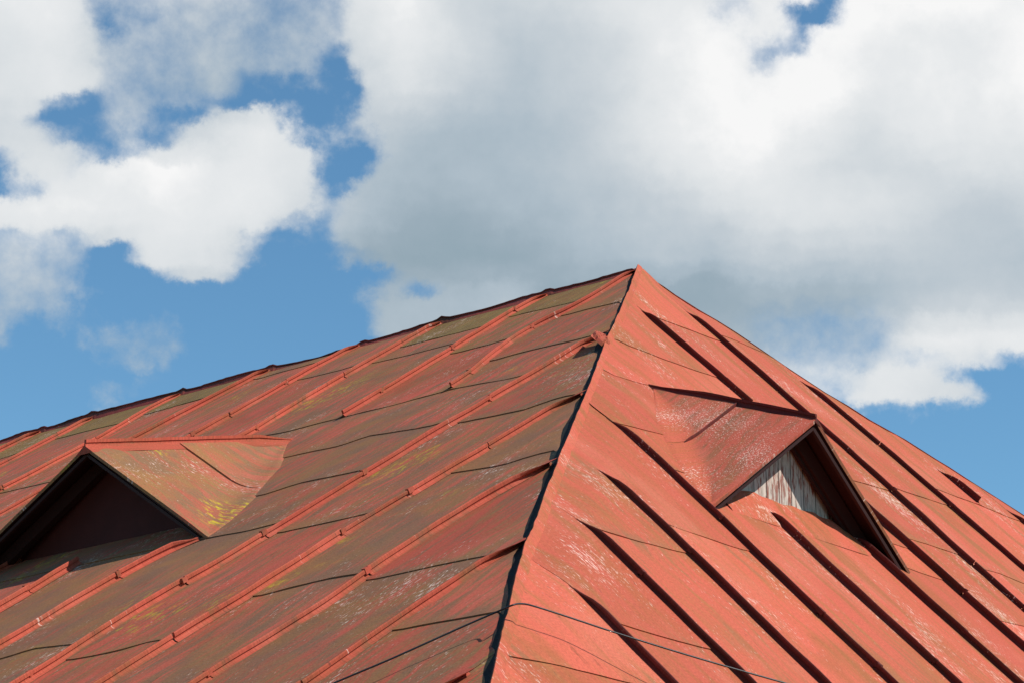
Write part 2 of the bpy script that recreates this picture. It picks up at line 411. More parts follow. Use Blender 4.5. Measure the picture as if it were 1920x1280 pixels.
RIDGE_TOP = [(-0.0,-0.0),(0.227,-0.003),(0.42,-0.004),(0.589,0.001),(0.736,0.004),(1.04,-0.002),(1.361,0.004),(1.416,0.006),(1.651,-0.005),(1.936,-0.003),(2.182,-0.017),(2.456,-0.024),(2.87,-0.0),(3.268,0.0),(3.659,0.001),(4.084,0.012),(4.43,0.018),(4.729,0.01),(5.007,-0.003),(5.293,0.01),(5.582,-0.003)]
FAR_EDGE = [(0.0,0.0),(-0.089,-0.04),(-0.123,0.038),(-0.18,0.099),(-0.215,0.17),(-0.331,0.278),(-0.451,0.338),(-0.547,0.421),(-0.641,0.547),(-0.758,0.719),(-0.918,0.9),(-1.063,0.981),(-1.163,1.086),(-1.418,1.194),(-1.574,1.341),(-1.654,1.395),(-1.732,1.483),(-1.889,1.631),(-2.022,1.76),(-3.814,3.436)]
LEFT_SEAMS = {
    'S0': [(5.066,0.236),(5.075,0.357),(5.121,0.418)],
    'S1': [(4.554,-0.098),(4.438,0.49),(4.395,1.077)],
    'S2': [(3.672,-0.041),(3.649,0.462),(3.477,1.071),(3.512,1.149),(3.452,1.547),(3.462,1.923)],
    'S3': [(2.844,0.068),(2.839,0.631),(2.853,1.383),(2.741,2.217),(2.652,2.658)],
    'S4': [(2.052,0.133),(2.075,0.242),(2.048,0.956),(1.969,1.798)],
    'S5': [(1.406,-0.044),(1.362,1.114),(1.208,2.148)],
    'S6': [(0.594,0.003),(0.581,0.157),(0.613,0.237),(0.565,0.721),(0.526,1.129),(0.482,1.7),(0.449,2.203)],
    'C': [(-0.046,0.086),(-0.078,0.302),(-0.098,0.563),(-0.104,0.769),(0.02,1.113),(-0.109,1.658),(-0.192,1.924),(-0.255,2.162)],
    'B': [(-0.911,1.757),(-0.904,1.827),(-0.906,1.999),(-0.891,2.766),(-0.89,3.047),(-0.871,3.589),(-0.865,3.836),(-0.865,4.268),(-0.871,4.786),(-0.81,5.138),(-0.851,5.335),(-0.855,5.547),(-0.851,5.7)],
    'A': [(-1.615,3.012),(-1.605,3.088),(-1.565,3.187),(-1.538,3.669),(-1.501,4.025),(-1.482,4.591),(-1.485,5.1),(-1.464,5.423),(-1.456,5.86)],
    'D': [(-2.2,4.124),(-2.183,4.2),(-2.154,4.27),(-2.098,4.451),(-2.073,5.034),(-2.11,5.359),(-2.086,5.754),(-2.056,6.018)],
    'E': [(-2.769,5.11),(-2.737,5.162),(-2.691,5.177),(-2.695,5.479),(-2.677,5.728),(-2.68,6.055),(-2.667,6.179)],
    'F': [(-3.447,6.303),(-3.348,6.31),(-3.264,6.339)],
    'G1': [(0.507,4.157),(0.486,4.327),(0.457,4.648)],
    'G2': [(-0.255,4.138),(-0.177,4.273),(-0.161,4.773),(-0.188,5.233)],
}
LEFT_LAPS = {
    'x01': [(4.782,0.725),(4.621,0.673)],
    'x12': [(4.2,0.529),(3.738,0.546)],
    'x23a': [(3.435,0.475),(2.895,0.45)],
    'x23b': [(3.396,1.952),(2.904,1.984)],
    'x34c': [(2.124,3.136),(2.019,3.127)],
    'x34a': [(2.776,0.243),(2.624,0.24)],
    'x34b': [(2.226,1.678),(2.077,1.684)],
    'x45a': [(1.945,0.718),(1.647,0.739),(1.387,0.722)],
    'x56a': [(1.137,0.528),(0.908,0.547),(0.68,0.549)],
    'x56b': [(1.169,0.826),(0.889,0.866),(0.643,0.87)],
    'xCa': [(0.469,0.484),(0.146,0.529),(-0.083,0.523)],
    'xCb': [(0.487,1.171),(0.212,1.189),(0.024,1.128)],
    'xBa': [(-0.248,0.896),(-0.476,0.931)],
    'xBb': [(-0.144,1.688),(-0.404,1.662),(-0.629,1.694),(-0.812,1.685)],
    'zl1': [(1.208,2.148),(0.836,2.216),(0.449,2.203)],
    'zl2': [(0.449,2.203),(0.037,2.204),(-0.265,2.176)],
    'zl3': [(-0.265,2.176),(-0.647,2.254),(-0.86,2.247)],
    'ap1': [(0.346,2.842),(-0.089,2.888),(-0.216,2.822),(-0.689,2.922),(-0.849,2.907)],
    'ap2': [(-0.043,3.526),(-0.168,3.541),(-0.308,3.473),(-0.586,3.495),(-0.823,3.528)],
    'ap3': [(-0.317,4.121),(-0.572,4.145),(-0.771,4.114)],
    'gB': [(-0.307,5.341),(-0.435,5.285),(-0.794,5.338),(-0.989,5.376)],
    'BA1': [(-0.973,3.022),(-1.295,3.048),(-1.445,2.965),(-1.604,2.998)],
    'BA2': [(-0.924,4.292),(-1.093,4.292),(-1.47,4.274)],
    'BA3': [(-0.905,5.511),(-1.142,5.51),(-1.285,5.465),(-1.431,5.486)],
    'AD1': [(-1.567,3.925),(-1.827,3.97),(-1.951,3.918)],
    'AD2': [(-1.537,5.146),(-1.706,5.118),(-1.817,5.095),(-2.052,5.112)],
    'DE1': [(-2.194,5.228),(-2.422,5.205),(-2.653,5.194)],
    'Eh1': [(-2.713,5.832),(-2.948,5.821),(-3.174,5.819)],
}
RIGHT_SEAMS = {
    'R1': [(0.767,0.743),(0.739,0.88),(0.67,1.111),(0.694,1.374),(0.676,1.68)],
    'R2': [(0.011,0.374),(-0.024,0.443),(-0.104,0.542),(-0.024,1.064),(-0.058,1.486),(-0.082,1.615),(0.014,1.882),(-0.026,2.13),(0.044,2.589),(0.158,2.803),(0.104,3.028),(0.125,3.264)],
    'R3': [(-0.634,0.829),(-0.676,0.934),(-0.742,1.05),(-0.686,1.624),(-0.772,1.891),(-0.643,2.13),(-0.716,2.312),(-0.663,2.712)],
    'R4': [(-1.315,1.463),(-1.331,1.527),(-1.389,1.852)],
    'R5': [(-1.744,1.744),(-1.814,1.795),(-1.755,1.947)],
    't': [(0.677,2.682),(0.709,2.848),(0.778,3.113),(0.759,3.709)],
    'u': [(1.346,2.996),(1.375,3.146),(1.32,3.368),(1.33,3.583),(1.376,4.036)],
    'v': [(2.01,3.029),(2.056,3.317),(2.077,3.506),(2.12,3.774),(2.021,4.212)],
    'w': [(2.7,2.55),(2.683,2.616),(2.705,2.873),(2.646,3.055),(2.711,3.541),(2.696,3.939),(2.701,4.361)],
    'z': [(3.387,3.156),(3.337,3.224),(3.301,3.402),(3.28,3.679),(3.325,3.944),(3.328,4.221),(3.318,4.496)],
    'x': [(3.922,3.659),(3.905,3.695),(3.904,3.847),(3.932,4.083),(3.895,4.284),(3.899,4.46),(3.89,4.621)],
    'y': [(4.479,4.203),(4.473,4.255),(4.449,4.445),(4.434,4.598),(4.427,4.746)],
}
RIGHT_LAPS = {
    'a12': [(0.651,0.795),(0.481,0.784),(0.066,0.744)],
    'a23': [(-0.121,0.613),(-0.35,0.581),(-0.536,0.594)],
    'h1a': [(1.536,1.431),(1.453,1.476),(1.229,1.488),(0.76,1.433)],
    'h1b': [(2.106,1.939),(2.088,1.989),(1.884,1.983),(1.421,1.867)],
    'h1c': [(2.628,2.614),(2.112,2.53)],
    't2': [(0.402,2.251),(0.053,2.21)],
    'r23': [(-0.033,2.132),(-0.259,2.122),(-0.616,2.105)],
    'r34': [(-0.774,1.886),(-1.012,1.88),(-1.352,1.874),(-1.642,1.904)],
    't2b': [(0.676,2.799),(0.352,2.782)],
    'wz': [(3.206,3.53),(3.139,3.54),(2.743,3.551)],
    'zx': [(3.862,3.762),(3.625,3.768),(3.353,3.751)],
    'xy': [(4.388,4.438),(4.237,4.452),(4.078,4.464),(3.914,4.467)],
    'hb': [(5.225,4.794),(4.973,4.791),(4.718,4.801)],
    'ut': [(1.041,3.173),(0.863,3.179)],
    'r23c': [(0.045,2.871),(-0.227,2.847),(-0.443,2.866)],
    'r2c': [(0.698,3.458),(0.349,3.421)],
}
# ------------------------------------------------------------------ mesh helpers
def LP(s, t, h=0.0):
    return Vector((t * COS_A + h * SIN_A, -s, PEAK_Z - t * SIN_A + h * COS_A))
def RP(s, t, h=0.0):
    return Vector((s, t * COS_B + h * SIN_B, PEAK_Z - t * SIN_B + h * COS_B))

class Geo:
    """Collects faces with uv and three point attributes, then links ONE mesh object."""
    def __init__(self):
        self.v, self.f, self.uv, self.tone, self.moss, self.olive, self.sm = [], [], [], [], [], [], []
    def vert(self, p, uv=(0, 0), tone=0.5, moss=0.5, olive=0.0):
        self.v.append(tuple(p)); self.uv.append(uv); self.tone.append(tone); self.moss.append(moss); self.olive.append(olive)
        return len(self.v) - 1
    def face(self, idx, smooth=False):
        self.f.append(tuple(idx)); self.sm.append(smooth)
    def grid(self, rows, smooth=True):
        for a, b in zip(rows[:-1], rows[1:]):
            for i in range(len(a) - 1):
                q = (a[i], b[i], b[i + 1], a[i + 1])
                pa, pb, pc, pd = (Vector(self.v[k]) for k in q)
                if (pc - pa).cross(pd - pb).length < 1e-7:
                    continue
                self.face(q, smooth)
    def box(self, c0, ax, ay, az, uvs=1.0, tone=0.5):
        """box from corner c0 along three edge vectors"""
        P = [c0, c0 + ax, c0 + ax + ay, c0 + ay]
        P += [p + az for p in P]
        for q in ((0, 3, 2, 1), (4, 5, 6, 7), (0, 1, 5, 4), (1, 2, 6, 5), (2, 3, 7, 6), (3, 0, 4, 7)):
            ids = []
            for k in q:
                p = P[k]
                ids.append(self.vert(p, ((p.x + p.y) * uvs, p.z * uvs), tone))
            self.face(ids)
    def build(self, name, mat, parent=None):
        me = bpy.data.meshes.new(name)
        me.from_pydata(self.v, [], self.f)
        me.polygons.foreach_set('use_smooth', self.sm)
        ul = me.uv_layers.new(name="UVMap")
        for lp in me.loops:
            ul.data[lp.index].uv = self.uv[lp.vertex_index]
        for nm, dat in (('tone', self.tone), ('moss', self.moss), ('olive', self.olive)):
            at = me.attributes.new(nm, 'FLOAT', 'POINT')
            at.data.foreach_set('value', dat)
        me.materials.append(mat)
        me.update()
        o = bpy.data.objects.new(name, me)
        col.objects.link(o)
        if parent is not None:
            o.parent = parent
            o.matrix_parent_inverse = parent.matrix_world.inverted()
        return o

def interp(pts, x, key=0, val=1, sort=False):
    """piecewise linear pts[val] as a function of pts[key]; flat beyond the ends"""
    if x <= pts[0][key]: return pts[0][val]
    for a, b in zip(pts[:-1], pts[1:]):
        if x <= b[key]:
            f = (x - a[key]) / max(1e-9, b[key] - a[key])
            return a[val] + (b[val] - a[val]) * f
    return pts[-1][val]
def seam_s(pts, t): return interp(pts, t, 1, 0)
def lap_fn(pts):
    p = sorted(pts)
    return lambda s: interp(p, s)

def oil(s, t, k):
    return (0.0052 if k < 5 else 0.0030) * noise.noise(Vector((s * 1.9 + k, t * 0.9, k))) + 0.0022 * noise.noise(Vector((s * 6.0, t * 3.0, k + 5)))

LIP = {'L': 0.0022, 'R': 0.0016}
def strip(geo, side, sl, sr, laps, clip, end, lift=None, moss=0.5, olive_top=0.0, start=None):
    """Sheets of one strip between two standing seams: sl, sr are functions s(t); laps functions t(s); clip(s) the highest t allowed."""
    PF = LP if side == 'L' else RP
    lines = [start] + laps + [end]
    for j in range(len(lines) - 1):
        top, bot = lines[j], lines[j + 1]
        tone = rnd.random()
        mo = min(1.0, max(0.0, moss + rnd.uniform(-0.20, 0.20)))
        ol = olive_top if j == 0 else (olive_top * 0.12 if rnd.random() < 0.7 else olive_top * 0.5)
        n = max(6, int(abs(sl(2.0) - sr(2.0)) / 0.055))
        mrows = 22
        lip = LIP[side] * rnd.uniform(0.7, 1.5)
        bulge = rnd.uniform(-0.002, 0.004)
        k = rnd.uniform(0, 50)
        cols = []
        live = False
        for i in range(n + 1):
            u = i / n
            tm = (top(sl(0.5) * (1 - u) + sr(0.5) * u) if top else 0.5)
            tm = max(tm, 0.0)
            def solve(f, t):
                for _ in range(8):
                    t = 0.5 * t + 0.5 * f(sl(t) * (1 - u) + sr(t) * u)
                return t
            cl = solve(clip, tm)
            tt = (solve(top, tm) - 0.015) if top else cl
            tb = solve(bot, tm)
            c0, c1 = max(tt, cl), max(tb, cl)
            if c1 - c0 > 0.003: live = True
            colm = []
            for q in range(mrows + 1):
                v = q / mrows
                t = c0 + (c1 - c0) * v
                s = sl(t) * (1 - u) + sr(t) * u
                h = -0.002 + (lip + 0.002) * min(1.0, max(0.0, (t - tt) / max(0.05, tb - tt)))
                env_ = math.sin(math.pi * min(1.0, max(0.0, (t - tt) / max(0.05, tb - tt))))
                h += oil(s, t, 3.0 if side == 'L' else 9.0) + env_ * bulge * math.sin(math.pi * u) + env_ * 0.0030 * noise.noise(Vector((s * 3, t * 1.5, k))) + 0.0016 * noise.noise(Vector((s * 9, t * 7, k))) * (noise.noise(Vector((s * 2, t * 2, k + 3))) > 0.1)
                h += 0.003 * max(0.0, 1 - u * n / 1.0) + 0.003 * max(0.0, 1 - (1 - u) * n / 1.0)
                if lift: h += lift(s, t)
                tt_m = mo + 0.45 * math.exp(-((t - tb) / 0.05) ** 2) + 0.30 * math.exp(-((t - tt) / 0.06) ** 2) + 0.2 * math.exp(-((1 - abs(2 * u - 1)) / 0.12) ** 2)
                colm.append(geo.vert(PF(s, t, h), (s, t), tone, tt_m, ol))
            # the lower edge is folded back: a small drop to the next sheet
            p = Vector(geo.v[colm[-1]])
            s = sl(c1) * (1 - u) + sr(c1) * u
            dn = PF(0, 0, 1.0) - PF(0, 0, 0.0)
            e0 = geo.vert(p, (s, c1), tone, 1.0, ol)
            e1 = geo.vert(p - dn * (lip + 0.007), (s, c1 + 0.01), tone, 1.0, ol)
            cols.append((colm, e0, e1))
        if not live: continue
        rows = [[c[0][q] for c in cols] for q in range(mrows + 1)]
        if side == 'L': pass
        geo.grid(rows, True)
        geo.grid([[c[1] for c in cols], [c[2] for c in cols]], False)

def seam(side, pts, name, mat, parent, H=0.037, top_taper=0.12, view=1.0, end_cut=False, joints=True, flare=0.020, taper_h=0.25, wob=0.004, lift=None, bend=0.0):
    """A folded standing seam swept down the slope. view = +1: the side towards growing c faces the near hip."""
    PF = LP if side == 'L' else RP
    if side == 'R': flare = 0.010
    g = Geo()
    L = 0.0
    dense = []
    for a, b in zip(pts[:-1], pts[1:]):
        d = math.hypot(b[0] - a[0], b[1] - a[1])
        k = max(1, int(d / 0.05))
        for i in range(k):
            dense.append((a[0] + (b[0] - a[0]) * i / k, a[1] + (b[1] - a[1]) * i / k))
    dense.append(pts[-1])
    # soften the corners
    sm = dense[:]
    for _ in range(2):
        sm = [sm[0]] + [tuple((sm[i - 1][k] + 2 * sm[i][k] + sm[i + 1][k]) / 4 for k in (0, 1)) for i in range(1, len(sm) - 1)] + [sm[-1]]
    dense = sm
    seed = rnd.uniform(0, 99)
    dist = [0.0]
    for a, b in zip(dense[:-1], dense[1:]): dist.append(dist[-1] + math.hypot(b[0] - a[0], b[1] - a[1]))
    total = dist[-1]
    cuts = [0.0]
    while joints and cuts[-1] < total - 0.35:
        cuts.append(cuts[-1] + rnd.uniform(0.32, 1.15))
    if cuts[-1] > total - 0.15 or not joints:
        cuts = cuts[:-1] if len(cuts) > 1 else cuts
    cuts.append(total + 1.0)
    def at(d):
        for i in range(len(dist) - 1):
            if d <= dist[i + 1]:
                f = (d - dist[i]) / max(1e-9, dist[i + 1] - dist[i])
                return (dense[i][0] + (dense[i + 1][0] - dense[i][0]) * f, dense[i][1] + (dense[i + 1][1] - dense[i][1]) * f)
        return dense[-1]
    for c0, c1 in zip(cuts[:-1], cuts[1:]):
        c1 = min(c1, total)
        gap_ = 0.007 if (joints and c1 < total and rnd.random() < 0.8) else 0.0
        if c1 - c0 < 0.02: continue
        off = rnd.uniform(-0.0035, 0.0035)
        hk = rnd.uniform(0.88, 1.10) if side == 'L' else rnd.uniform(0.94, 1.04)
        lean0 = rnd.uniform(-0.10, 0.16) * (1 if side == 'L' else 0.4)
        lean1 = rnd.uniform(-0.10, 0.16) * (1 if side == 'L' else 0.4)
        tone = rnd.random()
        n = max(2, int((c1 - c0) / 0.035))
        rows = []
        for i in range(n + 1):
            d = c0 + (c1 - gap_ - c0) * i / n
            s, t = at(d)
            s2, t2 = at(min(total, d + 0.02)); s1, t1 = at(max(0, d - 0.02))
            ds, dt = s2 - s1, t2 - t1
            ln = math.hypot(ds, dt) or 1.0
            # unit across vector in (s,t), pointing towards the viewer's side
            cs, ct = (-dt / ln, ds / ln) if side == 'L' else (dt / ln, -ds / ln)
            lean = lean0 + (lean1 - lean0) * i / n + 0.10 * noise.noise(Vector((d * 3.1, seed, 0)))
            hh = H * hk * (1 + 0.10 * noise.noise(Vector((d * 5.0, seed, 3))))
            if top_taper > 0 and d < top_taper:
                f = d / top_taper
                f = f * f * (3 - 2 * f)
                hh *= taper_h + (1 - taper_h) * f
                lean += bend * (1 - f)
            w = off + wob * noise.noise(Vector((d * 4.0, seed, 7)))
            prof = [(-0.034, -0.002), (-0.008, 0.006), (-0.0035, 0.012), (-0.0030, hh), (0.0060, hh + 0.001), (0.0080, hh - 0.003), (0.0078, hh * 0.55), (0.0010, hh * 0.50), (0.0026, 0.009), (0.006, 0.004), (flare, -0.002)]
            row = []
            lf = lift(s, t) if lift else 0.0
            for pi_, (c, h) in enumerate(prof):
                cc = w + c * view + (h if h > 0.012 else 0.0) * lean * view
                S, T = s + cs * cc, t + ct * cc
                if side == 'R' and d < top_taper:      # dies away into the sheet towards its top
                    ff = d / top_taper
                    h = h * min(1.0, ff * 1.6) - 0.006 * (1 - ff)
                row.append(g.vert(PF(S, T, h + 0.004 + lf + oil(S, T, 3.0 if side == 'L' else 9.0)), (S * 1.0 + c, d + t * 0.0 + t), tone, 0.25 + (0.35 if pi_ in (0, 10) else 0), 0.0))
            rows.append(row)
        if view < 0: pass
        g.grid(rows, False)
        for rw, rev in ((rows[0], False), (rows[-1], True)):
            ids = [g.vert(g.v[k], g.uv[k], tone, 0.6) for k in rw[2:9]]
            g.face(ids if not rev else ids[::-1])
        # a folded clip that pinches the joint
        if joints and c1 < total - 0.1:
            s, t = at(c1)
            a = PF(s, t, 0.004); up = (PF(s, t, 1) - PF(s, t, 0))
            dn = (PF(s, t + 1, 0) - PF(s, t, 0)); ac = (PF(s + 1, t, 0) - PF(s, t, 0)) * (-1 if side == 'L' else 1)
            if rnd.random() < 0.75:
                ww = rnd.uniform(0.012, 0.035)
                g.box(a - dn * ww * 0.5 - ac * 0.006 + up * H * rnd.uniform(0.25, 0.5), dn * ww, ac * 0.016, up * H * rnd.uniform(0.6, 0.72), tone=rnd.random())
    return g.build(name, mat, parent)

# ------------------------------------------------------------------ ground
gm = Geo()
R = 3000.0
gm.face([gm.vert((x, y, 0.0), (x, y)) for x, y in ((-R, -R), (R, -R), (R, R), (-R, R))])
ground = gm.build("ground", M_GRASS)
ground["kind"] = "structure"

# ------------------------------------------------------------------ the house
house = bpy.data.objects.new("house", None)
house.location = (0, -4.5, 0)
col.objects.link(house)
house["label"] = "old house with a weathered red sheet metal hip roof and two small triangular dormers"
house["category"] = "house"
bpy.context.view_layer.update()

DROP = 3.85
TL, TR = DROP / SIN_A, DROP / SIN_B
RIDGE_LEN = 9.0
FOOT = sorted(HIP_FOOT)          # by s, most negative first
def hip_foot_t(s):
    if s >= 0: return 0.080
    return max(0.080 if s > -0.05 else 0.065, interp(FOOT, s))
def left_clip(s):
    if s > RIDGE_LEN:            # far hip of the long slope
        return 0.065 + (s - RIDGE_LEN) * TAN_B / SIN_A
    return hip_foot_t(s)
EDGE = [(e[0], e[1]) for e in HIP_EDGE]
FAR = sorted(FAR_EDGE)
def right_clip(s):
    if s >= 0: return interp(EDGE, s) + 0.016 * min(1.0, s)
    if s < FAR[0][0]: return FAR[0][1] + (FAR[0][0] - s) * TAN_A / SIN_B
    return max(0.0, interp(FAR, s))
def right_lift(s, t):
    """the hip end's sheets ride up a little to the folded hip edge"""
    tt = max(0.0, min(t, 5.7))
    se = interp([(e[1], e[0]) for e in HIP_EDGE], tt)
    he = interp([(e[1], e[2]) for e in HIP_EDGE], tt)
    f = max(0.0, 1 - max(0.0, se - s) / 0.30)
    return he * f * f * (3 - 2 * f)

def soften(pts, k):
    """fair a measured line: resample every 6 cm and relax it"""
    out = []
    for a, b in zip(pts[:-1], pts[1:]):
        n = max(1, int(math.hypot(b[0] - a[0], b[1] - a[1]) / 0.06))
        out += [(a[0] + (b[0] - a[0]) * i / n, a[1] + (b[1] - a[1]) * i / n) for i in range(n)]
    out.append(pts[-1])
    for _ in range(k):
        e0 = (out[0][0] * 0.6 + out[1][0] * 0.4, out[0][1]); e1 = (out[-1][0] * 0.6 + out[-2][0] * 0.4, out[-1][1])
        out = [e0] + [((out[i - 1][0] + 2 * out[i][0] + out[i + 1][0]) / 4, (out[i - 1][1] + 2 * out[i][1] + out[i + 1][1]) / 4) for i in range(1, len(out) - 1)] + [e1]
    return out
# ---- left (mossy) slope
SL = {k: soften(v, 6) for k, v in LEFT_SEAMS.items()}
def fn(pts): return lambda t: seam_s(pts, t)
def straight(s): return [(s, 0.0), (s, TL)]
L = {k: fn(v) for k, v in SL.items()}
def lapc(v, dv=0.0): return lambda s: v + 0.03 * math.sin(s * 3.1 + v) + dv
LL = {k: lap_fn(v) for k, v in LEFT_LAPS.items()}
zl = lap_fn(LEFT_LAPS['zl1'] + LEFT_LAPS['zl2'][1:] + LEFT_LAPS['zl3'][1:])
gl = Geo()
def ls(a, b, laps, **kw): strip(gl, 'L', a, b, laps, left_clip, kw.pop('end', None) or (lambda s: TL), **kw)
far_s = [5.75, 6.42, 7.08, 7.75, 8.4, 9.05, 9.9, 10.8, 11.7, 12.6]
fs = [fn(straight(s)) for s in far_s]
for i in range(len(fs) - 1, 0, -1):
    ls(fs[i], fs[i - 1], [lapc(0.8 + 0.3 * (i % 2)), lapc(2.2 + 0.3 * (i % 2)), lapc(3.7), lapc(5.3)], moss=0.55, olive_top=0.5)
ls(fs[0], L['S0'], [lapc(0.75), lapc(2.3), lapc(3.8), lapc(5.3)], moss=0.5, olive_top=0.7)
ls(L['S0'], L['S1'], [LL['x01'], lapc(2.0), lapc(3.6), lapc(5.2)], moss=0.5, olive_top=0.8)
ls(L['S1'], L['S2'], [LL['x12'], lapc(2.1), lapc(3.6), lapc(5.2)], moss=0.45, olive_top=0.95)
ls(L['S2'], L['S3'], [LL['x23a'], LL['x23b'], lapc(3.5), lapc(5.1)], moss=0.45, olive_top=0.95)
ls(L['S3'], L['S4'], [LL['x34a'], LL['x34b'], LL['x34c'], lapc(4.9)], moss=0.55, olive_top=0.3)
ls(L['S4'], L['S5'], [LL['x45a'], lapc(2.4), lapc(4.0), lapc(5.6)], moss=0.5, olive_top=0.4)

ls(L['S5'], L['S6'], [LL['x56a'], LL['x56b']], moss=0.45, olive_top=1.0, end=lap_fn(LEFT_LAPS['zl1']))
ls(L['S6'], L['C'], [LL['xCa'], LL['xCb']], moss=0.35, olive_top=1.0, end=lap_fn(LEFT_LAPS['zl2']))
ls(L['C'], L['B'], [LL['xBa'], LL['xBb']], moss=0.6, olive_top=0.25, end=lap_fn(LEFT_LAPS['zl3']))
ap3 = LL['ap3']
ls(L['S5'], L['B'], [LL['ap1'], LL['ap2']], start=zl, end=ap3, moss=0.68)
G1 = fn([(0.55, 3.5)] + SL['G1']); G2 = fn([(-0.22, 3.5)] + SL['G2'])
ls(L['S5'], G1, [lapc(5.4), lapc(6.6)], start=ap3, moss=0.5)
ls(G1, G2, [lapc(5.75)], start=ap3, moss=0.55)
ls(G2, L['B'], [LL['gB'], lapc(6.5)], start=ap3, moss=0.7)
ls(L['B'], L['A'], [LL['BA1'], LL['BA2'], LL['BA3'], lapc(6.7)], moss=0.42)
ls(L['A'], L['D'], [LL['AD1'], LL['AD2'], lapc(6.3)], moss=0.72)
ls(L['D'], L['E'], [LL['DE1'], lapc(6.6)], moss=0.5)
ls(L['E'], L['F'], [LL['Eh1'], lapc(6.9)], moss=0.45)
hs = fn(straight(-3.9)); he_ = fn(straight(-4.6))
ls(L['F'], hs, [lapc(6.75)], moss=0.5)
left_slope = gl.build("roof_slope", M_LEFT, house)
left_slope["label"] = "long roof slope stained grey brown by moss"

def ext_down(pts, t_end): return pts + [(pts[-1][0], t_end)] if pts[-1][1] < t_end - 0.1 else pts
FOLD = 'standing_seam'
for k, b in (('S0', 1), ('S1', 1), ('S2', 1), ('S3', 1), ('S4', 1), ('S5', 1), ('S6', 0), ('C', 0), ('B', 1), ('A', 1), ('D', 1), ('E', 1), ('F', 1)):
    pts = SL[k]
    if b: pts = ext_down(pts, TL)
    near_hip = k in ('B', 'A', 'D', 'E', 'F')
    if k in ('S0', 'S1', 'S2', 'S3', 'S4', 'S5', 'S6'):
        pts = [(pts[0][0], 0.07)] + [p for p in pts if p[1] > 0.09]
    seam('L', pts, FOLD, M_LSEAM, left_slope, H=0.032, top_taper=0.22 if near_hip else 0.14, taper_h=0.50 if near_hip else 0.4, flare=0.016, view=1.0, bend=2.3 if near_hip else 1.4)
for pts in ([(0.507, 4.10)] + SL['G1'][1:], [(-0.27, 4.12)] + SL['G2'][1:]):
    seam('L', ext_down(pts, TL), FOLD, M_LSEAM, left_slope, H=0.038, top_taper=0.0 if pts[0][0] > 0 else 0.12, view=1.0)
seam('L', [(-3.9, hip_foot_t(-3.9) + 0.02), (-3.9, TL)], FOLD, M_LSEAM, left_slope, H=0.04, top_taper=0.15)
for s in far_s:
    t0 = left_clip(s) + 0.02
    seam('L', [(s, t0), (s, TL)], FOLD, M_LSEAM, left_slope, H=0.04)

# ---- clean hip end
SR = {k: soften(v, 60) for k, v in RIGHT_SEAMS.items()}
gr = Geo()
Rf = {k: fn(v) for k, v in SR.items()}
RL = {k: lap_fn(v) for k, v in RIGHT_LAPS.items()}
r1t = soften(RIGHT_SEAMS['R1'] + RIGHT_SEAMS['t'], 60)
R1T = fn(r1t)
def rs(a, b, laps, **kw):
    strip(gr, 'R', a, b, laps, right_clip, kw.pop('end', None) or (lambda s: TR), lift=right_lift, **kw)
far_r = [-5.35, -4.75, -4.15, -3.55, -2.95, -2.35]
rfs = [fn(straight(s)) for s in far_r]
rs(fn(straight(-6.0)), rfs[0], [], moss=0.3)
for i in range(len(rfs) - 1):
    rs(rfs[i], rfs[i + 1], [lapc(3.0 + 0.3 * (i % 2)), lapc(4.4)], moss=0.3)
rs(rfs[-1], Rf['R5'], [lapc(2.6), lapc(4.1)], moss=0.35)
rs(Rf['R5'], Rf['R4'], [], end=RL['r34'], moss=0.3)
rs(Rf['R4'], Rf['R3'], [], end=RL['r34'], moss=0.3)
rs(Rf['R5'], Rf['R3'], [lapc(3.3), lapc(4.7)], start=RL['r34'], moss=0.3)
rs(Rf['R3'], Rf['R2'], [RL['a23'], RL['r23'], RL['r23c'], lapc(4.3)], moss=0.3)
rs(Rf['R2'], R1T, [RL['a12'], RL['t2'], RL['t2b'], RL['r2c'], lapc(4.8)], moss=0.35)
under = lambda s: 2.93
rs(R1T, Rf['w'], [RL['h1a'], RL['h1b'], RL['h1c']], end=under, moss=0.3)
rs(R1T, Rf['u'], [RL['ut'], lapc(4.6)], start=under, moss=0.2)
rs(Rf['u'], Rf['v'], [lapc(4.9)], start=under, moss=0.35)
rs(Rf['v'], Rf['w'], [lapc(5.0)], start=under, moss=0.5)
rs(Rf['w'], Rf['z'], [RL['wz'], lapc(5.1)], moss=0.3)
rs(Rf['z'], Rf['x'], [RL['zx'], lapc(5.2)], moss=0.3)
rs(Rf['x'], Rf['y'], [RL['xy']], moss=0.25)
yx = fn(straight(5.25)); yz = fn(straight(5.99))
rs(Rf['y'], yx, [RL['hb']], moss=0.25)
rs(yx, yz, [], moss=0.3)
right_slope = gr.build("roof_slope", M_RIGHT, house)
right_slope["label"] = "sunlit triangular hip end with clean salmon red paint"
for k in ('R2', 'R3', 'R5', 'w', 'z', 'x', 'y'):
    pts = SR[k]
    seam('R', ext_down(pts, TR), FOLD, M_RSEAM, right_slope, H=0.027, top_taper=0.22 if k != 'R5' else 0.2, taper_h=0.25, lift=right_lift, bend=0.0)
seam('R', SR['R4'], FOLD, M_RSEAM, right_slope, H=0.038, top_taper=0.25, taper_h=0.1)
seam('R', SR['R1'], FOLD, M_RSEAM, right_slope, H=0.031, top_taper=0.16, taper_h=0.1)
seam('R', ext_down([(0.68, 2.3)] + SR['t'], TR), FOLD, M_RSEAM, right_slope, H=0.034, top_taper=0.0)
for k in ('u', 'v'):
    seam('R', ext_down(SR[k], TR), FOLD, M_RSEAM, right_slope, H=0.030, top_taper=0.12, taper_h=0.4)
for s in far_r:
    seam('R', [(s, right_clip(s) + 0.05), (s, TR)], FOLD, M_RSEAM, right_slope, H=0.036, top_taper=0.3, taper_h=0.1)

